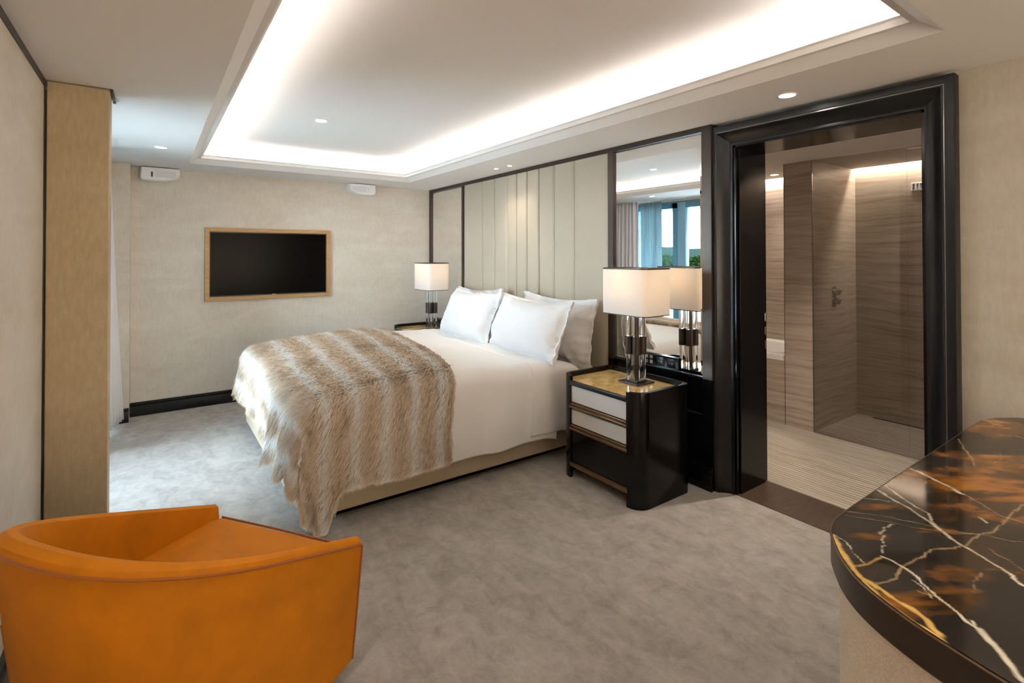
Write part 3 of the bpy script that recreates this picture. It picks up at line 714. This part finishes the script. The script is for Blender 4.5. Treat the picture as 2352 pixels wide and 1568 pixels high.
# ------------------------------------------------------------------ table lamp
def lamp(x, y, label):
    zb = .653; t = thing('table_lamp', label, 'lamp', (x, y, zb), group='bedside table lamps')
    obj('base', MB().box(x-.085, x+.085, y-.085, y+.085, zb, zb+.010, .002, 1).box(x-.05, x+.05, y-.05, y+.05, zb+.010, zb+.022, .002, 1), M['brown_frame'], t)
    offs = ((-.03, -.03), (.03, -.03), (-.03, .03), (.03, .03))
    for dx, dy in offs:
        obj('crystal_rod', MB().cyl((x+dx, y+dy, (zb+.022+.842)/2), .021, .842-zb-.022, n=24), M['crystal'], t)
        obj('crystal_rod', MB().cyl((x+dx, y+dy, (.961+1.10)/2), .021, .139, n=24), M['crystal'], t)
    m = MB()
    for dx, dy in offs: m.cyl((x+dx, y+dy, .9015), .0265, .119, n=28, bev=.002)
    obj('collar', m, M['brown_frame'], t)
    obj('stem', MB().cyl((x, y, (zb+1.22)/2), .008, 1.22-zb, n=12).cyl((x, y, 1.105), .04, .008, n=24), M['brown_frame'], t)
    W_, D_ = .19, .138
    def shell(z0, z1, off, th_):
        o = rr(x-W_-off, x+W_+off, y-D_-off, y+D_+off, .045, 8); i = rr(x-W_-off+th_, x+W_+off-th_, y-D_-off+th_, y+D_+off-th_, .045-th_*.5, 8)
        t_ = bmesh.new(); n = len(o); L = [[t_.verts.new((p[0], p[1], z)) for p in q] for q, z in ((o, z0), (o, z1), (i, z1), (i, z0))]
        for a_ in range(4):
            for k in range(n): t_.faces.new((L[a_][k], L[a_][(k+1) % n], L[(a_+1) % 4][(k+1) % n], L[(a_+1) % 4][k]))
        bmesh.ops.recalc_face_normals(t_, faces=t_.faces[:]); m_ = MB(); m_.add(t_); return m_
    sh = MB(); t_ = bmesh.new(); o = rr(x-W_, x+W_, y-D_, y+D_, .045, 8); n = len(o)
    lo = [t_.verts.new((p[0], p[1], 1.108)) for p in o]; hi = [t_.verts.new((p[0], p[1], 1.412)) for p in o]
    for k in range(n): t_.faces.new((lo[k], lo[(k+1) % n], hi[(k+1) % n], hi[k]))
    sh.add(t_); s_ = obj('lamp_shade', sh, M['shade'], t, ang=60)
    obj('shade_trim', shell(1.405, 1.414, .0015, .004), M['brown_frame'], s_, ang=60)
    obj('shade_trim', shell(1.106, 1.112, .0015, .004), M['brown_frame'], s_, ang=60)
    m = MB()
    for k in range(4): m.box(x-.002 if k % 2 else x-W_+.003, x+.002 if k % 2 else x+W_-.003, y-D_+.003 if k % 2 else y-.002, y+D_-.003 if k % 2 else y+.002, 1.215, 1.219)
    obj('shade_carrier', m, M['brown_frame'], s_, smooth=False)
    obj('bulb', MB().lathe((x, y, 1.22), [(.001, 0), (.012, .0), (.014, .02), (.028, .05), (.03, .07), (.022, .092), (.001, .1)], 20), M['bulb'], t)
    l = bpy.data.lights.new('bulb_light', 'POINT'); l.energy = .5; l.color = (1, .58, .26); l.shadow_soft_size = .03
    lo_ = bpy.data.objects.new('bulb_light', l); lo_.location = (0, 0, 1.345-zb); lo_.parent = t; COL.objects.link(lo_)
    return t
lp = lamp(-2.285, 2.63, 'crystal stemmed lamp with square white shade on the near nightstand')
dup(lp, (-5.255, 2.60, lp.location[2]), 'crystal stemmed lamp with square white shade in the far corner')
# control panel behind the lamp
cp = thing('socket_panel', 'black glass switch and socket panel low on the mirror behind the lamp', 'socket panel', (-2.30, YP, .70))
obj('face_plate', MB().box(-2.46, -2.15, YP-.012, YP-.001, .715, .80, .002, 1), M['black'], cp)
for x in (-2.43, -2.39): 
    for z in (.73, .765): obj('switch', MB().box(x, x+.026, YP-.016, YP-.011, z, z+.024, .001, 1), M['silver_line'], cp)
for x in (-2.33, -2.24):
    s_ = obj('socket', MB().box(x, x+.062, YP-.017, YP-.011, .726, .788, .003), M['black_satin'], cp)
    obj('pin_holes', MB().cyl((x+.02, YP-.0175, .757), .004, .002, 'y', 10).cyl((x+.042, YP-.0175, .757), .004, .002, 'y', 10), M['silver_line'], s_)

# ------------------------------------------------------------------ television
tv = thing('television', 'flat black television set in a honey wood frame on the far wall', 'television', (XT, 1.04, 1.04))
y0, y1, z0, z1 = .429, 1.649, 1.0416, 1.780; w = .040
m = MB(); m.box(XT, XT+.030, y0, y0+w, z0, z1, .002, 1); m.box(XT, XT+.030, y1-w, y1, z0, z1, .002, 1); m.box(XT, XT+.030, y0+w, y1-w, z0, z0+w, .002, 1); m.box(XT, XT+.030, y0+w, y1-w, z1-w, z1, .002, 1)
obj('frame', m, M['gold_wood'], tv)
obj('bezel', MB().box(XT+.002, XT+.014, y0+w-.004, y1-w+.004, z0+w-.004, z1-w+.004), M['black_satin'], tv, smooth=False)
obj('screen', MB().box(XT+.013, XT+.016, y0+w+.008, y1-w-.008, z0+w+.012, z1-w-.010), M['screen'], tv, smooth=False)
obj('badge', MB().box(XT+.016, XT+.018, 1.045, 1.085, z0+w+.001, z0+w+.007), M['silver_line'], tv, smooth=False)

# ------------------------------------------------------------------ wall speakers
def speaker(yc, sgn, label):
    # plan: front face angled; profile in (y,z) with one rounded lower corner, depth along x
    hw, z1, z0 = .158, H-.006, 2.200
    t = thing('wall_speaker', label, 'speaker', (XT, yc, z0), group='white speakers under the ceiling')
    pts = [(-hw*.97, z1)]
    pts += [(-hw, z0+.03), (-hw+.008, z0+.012), (-hw+.02, z0+.004)]
    n = 14
    for k in range(n+1):
        an = pi/2*k/n; pts.append((hw-.19+.19*sin(an)**.9, z0+.075-.075*cos(an)))
    pts += [(hw*.99, z1)]
    def mk(depth, ins, zc=(z0+z1)/2):
        return [(XT+depth, yc+sgn*y*(1-ins), zc+(z-zc)*(1-ins)) for y, z in pts]
    rows = [mk(0, .03), mk(.012, 0), mk(.115, 0), mk(.135, .03), mk(.142, .08)]
    t_ = bmesh.new(); L = [[t_.verts.new(p) for p in r] for r in rows]; n = len(pts)
    for a_, b_ in zip(L, L[1:]):
        for k in range(n): t_.faces.new((a_[k], a_[(k+1) % n], b_[(k+1) % n], b_[k]))
    t_.faces.new(L[0][::-1]); t_.faces.new(L[-1]); bmesh.ops.recalc_face_normals(t_, faces=t_.faces[:])
    m = MB(); m.add(t_); obj('cabinet', m, M['white_plastic'], t, ang=40)
    ys = yc-sgn*.065
    obj('bass_port', MB().box(XT+.138, XT+.1445, ys-.007, ys+.007, z0+.035, z0+.082, .002, 1), M['slot'] if sgn > 0 else M['grille_white'], t)
    obj('grille', MB().box(XT+.14, XT+.1435, min(yc-sgn*.04, yc+sgn*.12), max(yc-sgn*.04, yc+sgn*.12), z0+.035, z1-.03, .002, 1), M['grille_white'], t)
    return t
speaker(.06, 1, 'white wall speaker with black slot, left of the television')
speaker(1.99, -1, 'white wall speaker with pale slot, near the far lamp corner')

# ------------------------------------------------------------------ drape and sheer at the window
def curtain(name, xa, xb, y, amp, zt, zb, m, label, nw, flare=0, seed=1):
    n, k = 160, 20; V = []
    for j in range(k+1):
        f = j/k; z = zt+(zb-zt)*f
        for i in range(n+1):
            u = i/n; x = xa+(xb-xa)*u; a = amp*(.75+.35*f)
            V.append((x+.008*sin(13*u+3*f), y+a*sin(2*pi*nw*u+.5*sin(5*u+seed)+f*.4)+flare*f**1.3*(1-u)+.004*sin(40*u), z))
    Fc = gridfaces(k+1, n+1); o = npmesh(name, np.array(V), Fc, m, ang=80)
    o.modifiers.new('s', 'SOLIDIFY').thickness = .003
    return tag(o, label, 'curtain')
curtain('drape', -5.735, -5.32, -.335, .042, H-.005, .035, M['drape'], 'pale grey drape hanging in the corner by the window', 6, .09, 1)
curtain('sheer_curtain', -5.33, -4.93, -.43, .018, H-.03, .03, M['sheer'], 'bluish sheer curtain beside the grey drape, seen in the mirror', 9, 0, 2)

# ------------------------------------------------------------------ outside the window
b = MB(); b.box(-14, 6, -4.2, -.76, -.12, -.02); struct('floor_terrace', b, M['terrace'], smooth=False)
b = MB(); b.box(-9, 0, -2.5, -.76, 2.36, 2.52); struct('ceiling_terrace', b, M['soffit'], smooth=False)
def hedge(y, z1, seed, label):
    rng = np.random.default_rng(seed); n = 22000
    c = np.stack([rng.uniform(-16, 4, n), y+rng.normal(0, .16, n), z1+.07-abs(rng.normal(0, .25, n))], -1); c[:, 2] += .06*np.sin(c[:, 0]*5)
    d1 = rng.normal(size=(n, 3)); d1 /= np.linalg.norm(d1, axis=1, keepdims=True); d2 = np.cross(d1, rng.normal(size=(n, 3))); d2 /= np.linalg.norm(d2, axis=1, keepdims=True)
    V = np.stack([c-d1*.05, c+d2*.025, c+d1*.05, c-d2*.025], 1).reshape(-1, 3); Fc = np.arange(n*4).reshape(-1, 4)
    o = npmesh('hedge', V, Fc, M['hedge'], smooth=False); return tag(o, label, 'hedge', 'green rows beyond the terrace')
hedge(-5.0, 1.36, 1, 'nearest clipped green row beyond the terrace, seen in the mirror')
hedge(-8.0, 1.30, 2, 'middle green row beyond the terrace, seen in the mirror')
hedge(-13.0, 1.22, 3, 'farthest green row beyond the terrace, seen in the mirror')
b = MB(); t = bmesh.new(); bmesh.ops.create_grid(t, x_segments=120, y_segments=60, size=1)
for v in t.verts:
    x, y = v.co.x*160, -20-(v.co.y+1)*70; d = -y
    v.co = (x, y, -.5+max(0, (d-30)/130)*(3.6+1.2*sin(x*.05+1)+.8*sin(x*.13))+.3*sin(x*.6)*sin(y*.5))
b.add(t); struct('hills', b, M['hill'])
o = MB(); o.box(-160, 160, -24, -4.2, -.5, -.4); struct('lawn', o, M['lawn'], smooth=False)

# ------------------------------------------------------------------ marble topped table
TZ = .87
left = [(-.20, 1.032), (-.254, 1.047), (-.323, 1.067), (-.407, 1.108), (-.463, 1.158), (-.51, 1.228), (-.534, 1.27), (-.548, 1.32), (-.553, 1.37),
        (-.553, 2.53), (-.545, 2.60), (-.515, 2.68), (-.463, 2.745), (-.38, 2.795), (-.25, 2.825), (-.05, 2.838)]
left = [(.35, .985), (.15, .990), (-.05, 1.007)]+left+[(.35, 2.842)]
def smoothpts(p, it=2):
    for _ in range(it):
        q = [p[0]]
        for a_, b_ in zip(p, p[1:]): q += [(a_[0]*.75+b_[0]*.25, a_[1]*.75+b_[1]*.25), (a_[0]*.25+b_[0]*.75, a_[1]*.25+b_[1]*.75)]
        q.append(p[-1]); p = q
    return p
left = smoothpts(left)
def outline(ins=0):
    full = left+[(.7-x, y) for x, y in left[::-1]][1:-1]
    if not ins: return full
    n = len(full); r = []
    for i in range(n):
        x0, y0 = full[i-1]; x1, y1 = full[(i+1) % n]; tx, ty = x1-x0, y1-y0; l = hypot(tx, ty) or 1
        nx, ny = ty/l, -tx/l                      # clockwise outline -> inward normal
        cx, cy = full[i]
        if (cx+nx*.01-.35)**2/1+(cy+ny*.01-1.9)**2 > (cx-.35)**2+(cy-1.9)**2: nx, ny = -nx, -ny
        r.append((cx+nx*ins, cy+ny*ins))
    return r
tb = thing('marble_table', 'large rounded table with black and gold marble top and cream body', 'table', (.35, 1.9, 0))
obj('rim', MB().prism(outline(0), TZ-.066, TZ-.0015, .002, 1), M['brown_frame'], tb, ang=40)
obj('body', MB().prism(outline(.016), .0, TZ-.07), M['woven'], tb, ang=40)
obj('bead', MB().tube([(x, y, TZ-.068) for x, y in outline(.006)], .0035, 6, True), M['bronze'], tb)
obj('top_bead', MB().tube([(x, y, TZ-.003) for x, y in outline(.0005)], .0022, 6, True), M['bronze'], tb)
ol = outline(.003); lft = sorted([(y, x) for x, y in ol if x <= .35]); ys_ = np.array([p[0] for p in lft]); xs_ = np.array([p[1] for p in lft])
rowsy = np.concatenate([np.linspace(ys_[0], 1.05, 60), np.linspace(1.05, 2.79, 640)[1:], np.linspace(2.79, ys_[-1], 30)[1:]])
xl = np.interp(rowsy, ys_, xs_)
tt = np.concatenate([np.linspace(0, .42, 190), np.linspace(.42, 1, 30)[1:]])
XX = xl[:, None]+(0.70-2*xl)[:, None]*tt[None, :]**1.0*np.ones((len(rowsy), 1)); YY = rowsy[:, None]*np.ones((1, len(tt)))
def marble(X, Y):
    f1 = fbm(X*3.2+1.3*fbm(X*2, Y*2, 3, 2), Y*2.0+4, 21, 5); f2 = fbm(X*9+3, Y*3.5, 33, 4); f3 = fbm(X*30, Y*14, 44, 3)
    dark = np.array([.016, .012, .009]); brown = np.array([.060, .034, .014]); amber = np.array([.34, .135, .022]); grey = np.array([.05, .045, .042])
    c = dark+(brown-dark)*np.clip((f2-.38)*3, 0, 1)[..., None]
    g = np.clip((fbm(X*2+9, Y*1.6, 77, 3)-.55)*5, 0, 1)[..., None]; c = c*(1-g)+grey*g
    # amber clouds, drawn out along the bedding of the stone
    ga, gb = .578*X+.816*Y, -.816*X+.578*Y
    n1 = fbm(ga*4+1.5*fbm(ga*3, gb*4, 12, 2), gb*7+1.2*fbm(ga*4, gb*3, 13, 2), 51, 5); n2 = fbm(ga*12+4, gb*22, 52, 5)
    am = np.zeros_like(X)
    for (cx, cy, rx, ry, s_) in AMB:
        da, db = .578*(X-cx)+.816*(Y-cy), -.816*(X-cx)+.578*(Y-cy)
        am = np.maximum(am, s_*np.exp(-((da/rx)**2+(db/(ry*1.4))**2)))
    am = np.clip((am*1.0+(n1-.5)*1.3+(n2-.5)*.9-.40)*2.0, 0, 1)[..., None]
    tone = np.clip(.35+1.3*n2, .3, 1.25)[..., None]
    c = c*(1-am)+amber*tone*am
    blk = np.clip((fbm(ga*5+7, gb*16, 53, 4)-.56)*6, 0, .85)[..., None]; c = c*(1-blk)+dark*blk
    return c
def unproj(px, py, z=TZ):
    u = (px-1176)/1165.8; v = (573.4-py)/1165.8
    r = F_+R2*u+U2*v; k = (z-1.5)/r.z; return (k*r.x, k*r.y)
def zz(x, y): return unproj(1880+x/2.496, 940+y/2.496)          # from pixels of my close-up notes to the table plane
AMB = []
for (x, y, rx, ry, s_) in ((860, 600, .13, .045, 1), (1060, 500, .26, .13, 1.05), (1120, 130, .25, .12, .95), (560, 370, .09, .025, .75), (1178, 330, .2, .12, .9), (700, 690, .10, .03, .6), (620, 920, .09, .03, .55), (600, 1090, .14, .035, .7), (340, 730, .07, .02, .5), (330, 1010, .10, .02, .6)):
    cx, cy = zz(x, y); AMB.append((cx, cy, rx, ry, s_))
C = marble(XX, YY)
VE = [  # (polyline in close-up pixels, width m, strength, colour)
 ([(535, 340), (620, 378), (720, 430), (830, 487)], .0024, 1, 0), ([(830, 487), (900, 520), (960, 560), (1040, 605), (1178, 650)], .0010, .8, 1),
 ([(385, 437), (450, 485), (560, 560), (635, 600), (645, 640), (700, 680)], .0013, .9, 0), ([(345, 467), (430, 515), (500, 555), (580, 610), (655, 655), (710, 690), (760, 740), (830, 782)], .0018, 1, 0),
 ([(830, 782), (920, 835), (1000, 885), (1110, 950), (1135, 985), (1178, 1012)], .0017, 1, 0),
 ([(180, 583), (350, 608), (520, 640), (700, 680), (900, 715), (1178, 765)], .0006, .7, 1), ([(140, 605), (330, 635), (520, 670), (780, 705), (1000, 722)], .0006, .6, 1),
 ([(830, 782), (775, 800), (715, 797), (655, 805), (600, 840), (535, 870), (480, 905), (440, 960), (400, 985), (330, 1005)], .0013, .85, 1),
 ([(830, 782), (870, 750), (935, 718), (1000, 700), (1060, 650), (1120, 590), (1178, 545)], .0013, .75, 1),
 ([(360, 840), (430, 870), (490, 905), (580, 965), (620, 1010), (690, 1075), (770, 1150), (850, 1215), (920, 1255)], .0015, 1, 0),
 ([(920, 1255), (980, 1330), (1060, 1420), (1110, 1480), (1178, 1560)], .0040, 1, 0),
 ([(550, 980), (600, 1015), (650, 1080)], .0008, .7, 0), ([(880, 1210), (910, 1250)], .0012, .9, 0),
 ([(75, 720), (110, 800), (170, 870), (240, 960), (330, 1020)], .0052, 1, 2), ([(250, 985), (340, 1070), (430, 1140), (520, 1200), (620, 1270), (720, 1330)], .0042, 1, 2),
 ([(330, 1015), (430, 1075), (520, 1130), (610, 1200), (690, 1285)], .0034, 1, 2), ([(90, 715), (160, 760), (200, 820), (265, 880)], .0006, .6, 0),
 ([(800, 170), (840, 230), (875, 265), (900, 330)], .0013, .8, 1), ([(970, 70), (1040, 90)], .0022, .8, 1), ([(1130, 150), (1178, 165)], .0020, .8, 1),
 ([(350, 715), (375, 680), (430, 660)], .0010, .6, 0), ([(360, 830), (375, 780), (370, 720)], .0006, .6, 0), ([(880, 1045), (895, 985), (935, 935)], .0007, .5, 1),
 ([(260, 510), (340, 520), (410, 525)], .0008, .6, 0), ([(980, 800), (1080, 860), (1178, 925)], .0006, .6, 1), ([(215, 900), (290, 880), (350, 845)], .0014, .6, 2),
 ([(920, 620), (970, 655)], .0012, .8, 0), ([(1040, 250), (1055, 280), (1010, 310)], .0008, .5, 1), ([(560, 1040), (640, 1060), (700, 1075)], .0012, .5, 2)]
vc = [np.array([.80, .74, .60]), np.array([.42, .30, .17]), np.array([.80, .50, .16])]
jx = (fbm(XX*38, YY*38, 91, 3)-.5)*.010; jy = (fbm(XX*38+20, YY*38, 92, 3)-.5)*.014; th_n = fbm(XX*60, YY*60, 95, 2)
for pl, wd, st, ci in VE:
    q = [zz(*p) for p in pl]; D = np.full(XX.shape, 9.)
    for (ax, ay), (bx, by) in zip(q, q[1:]):
        dx, dy = bx-ax, by-ay; L2 = dx*dx+dy*dy; X_, Y_ = XX+jx, YY+jy
        k = np.clip(((X_-ax)*dx+(Y_-ay)*dy)/L2, 0, 1); D = np.minimum(D, np.hypot(X_-ax-k*dx, (Y_-ay-k*dy)))
    wv = wd*(.5+1.1*th_n)+.0005
    mk = (np.clip(1.6-D/wv, 0, 1)*st)[..., None]; C = C*(1-mk)+vc[ci]*(.8+.4*th_n[..., None])*mk
C = np.concatenate([C, np.ones(C.shape[:2]+(1,))], -1).reshape(-1, 4)
npmesh('marble_top', np.stack([XX, YY, np.full(XX.shape, TZ)], -1).reshape(-1, 3), gridfaces(len(rowsy), len(tt)), M['marble'], tb, smooth=False, colr=C)

# ------------------------------------------------------------------ orange velvet tub chair
CU, CN = Vector((.822, .569, 0)), Vector((-.569, .822, 0))
ch = thing('armchair', 'orange velvet tub chair with sloping arms beside the left wall', 'armchair', (-2.087, .407, 0), math.atan2(.569, .822))
# local: x across (near side +), y forward (front at 0, back at -0.8)
def outl(n=80, hw=.36, dep=.80, st=.33, ex=2.6, front=0.0):
    p = []
    m1 = n//5
    for k in range(m1): p.append((hw, front-(st+front*0)*k/m1))
    for k in range(n-2*m1+1):
        an = pi*k/(n-2*m1); c, s_ = cos(an), sin(an)
        p.append((hw*abs(c)**(2/ex)*(1 if c >= 0 else -1), -st-(dep-st)*abs(s_)**(2/ex)))
    for k in range(m1): p.append((-hw, -st+st*(k+1)/m1))
    return p
def rimz(y): s_ = -y; return .487+.39*min(s_, .8)
nO = 80
oT = outl(nO); oB = [(x*.885, y*.90-.01*0+(.0)) for x, y in oT]
def inset(path, d):
    r = []; n = len(path)
    for i, (x, y) in enumerate(path):
        a_ = path[max(0, i-1)]; b_ = path[min(n-1, i+1)]; tx, ty = b_[0]-a_[0], b_[1]-a_[1]; l = hypot(tx, ty) or 1
        nx, ny = ty/l, -tx/l
        if nx*(-x)+ny*(-.3-y) < 0: nx, ny = -nx, -ny
        r.append((x+nx*d[i], y+ny*d[i]))
    return r
thick = [.038+.022*min(1, max(0, (-y-.3)/.5)) for x, y in oT]
t_ = bmesh.new(); cols = []
i1 = inset(oT, [q*.12 for q in thick]); i2 = inset(oT, [q*.5 for q in thick]); i3 = inset(oT, [q*.88 for q in thick]); i4 = inset(oT, thick); i5 = inset(oT, [q*1.12 for q in thick])
for k in range(len(oT)):
    z = rimz(oT[k][1]); lx, ly = oT[k]; bx_, by_ = oB[k]
    col = [(bx_, by_, .055)]
    for f in (.25, .5, .75): col.append((bx_+(lx-bx_)*f, by_+(ly-by_)*f, .055+(z-.02-.055)*f))
    col += [(lx, ly, z-.018), (lx, ly, z-.012), (i1[k][0], i1[k][1], z+.002), (i2[k][0], i2[k][1], z+.012), (i3[k][0], i3[k][1], z+.004), (i4[k][0], i4[k][1], z-.022), (i5[k][0], i5[k][1], .40), (i5[k][0], i5[k][1], .18)]
    cols.append([t_.verts.new(c) for c in col])
for a_, b_ in zip(cols, cols[1:]):
    for k in range(len(a_)-1): t_.faces.new((a_[k], b_[k], b_[k+1], a_[k+1]))
t_.faces.new(cols[0]); t_.faces.new(cols[-1][::-1])
bmesh.ops.recalc_face_normals(t_, faces=t_.faces[:])
m = MB(); m.add(t_); obj('shell', m, M['velvet'], ch, local=True, ang=38)
# piping along the outer rim and down the arm fronts
pp = [(oT[0][0]*.985-.002, .001, .07)]+[(oT[0][0]-.0, .001, .45)]+[(x*1.002, y, rimz(y)-.014) for x, y in oT]+[(oT[-1][0], .001, .45), (oT[-1][0]*.985, .001, .07)]
obj('piping', MB().tube(pp[2:-2], .0045, 6), M['velvet_pipe'], ch, local=True)
obj('piping', MB().tube([(oT[0][0]+.001, .002, rimz(0)-.02), (oB[0][0]+.002, .002, .06)], .004, 6), M['velvet_pipe'], ch, local=True)
# seat: cushion filling the inside
seat_o = [(x, y) for x, y in inset(oT, [q*1.02 for q in thick])]
x_e = seat_o[0][0]
sp = [(x_e, .012)]+seat_o[2:-2]+[(-x_e, .012)]
m = MB(); m.prism(sp, .10, .452, .022, 3)
so = obj('seat', m, M['velvet'], ch, local=True, ang=50)
obj('seat_piping', MB().tube([(-x_e+.008, .008, .449), (0, .010, .451), (x_e-.008, .008, .449)], .004, 6), M['velvet_pipe'], so, local=True)
obj('back_seam', MB().tube([(oB[46][0]-.0+(oT[46][0]-oB[46][0])*f, oB[46][1]+(oT[46][1]-oB[46][1])*f, .06+(rimz(oT[46][1])-.08)*f) for f in (0, .25, .5, .72)], .003, 5), M['velvet'], ch, local=True)
obj('swivel_base', MB().cyl((0, -.38, .028), .24, .054, n=40), M['black'], ch, local=True)
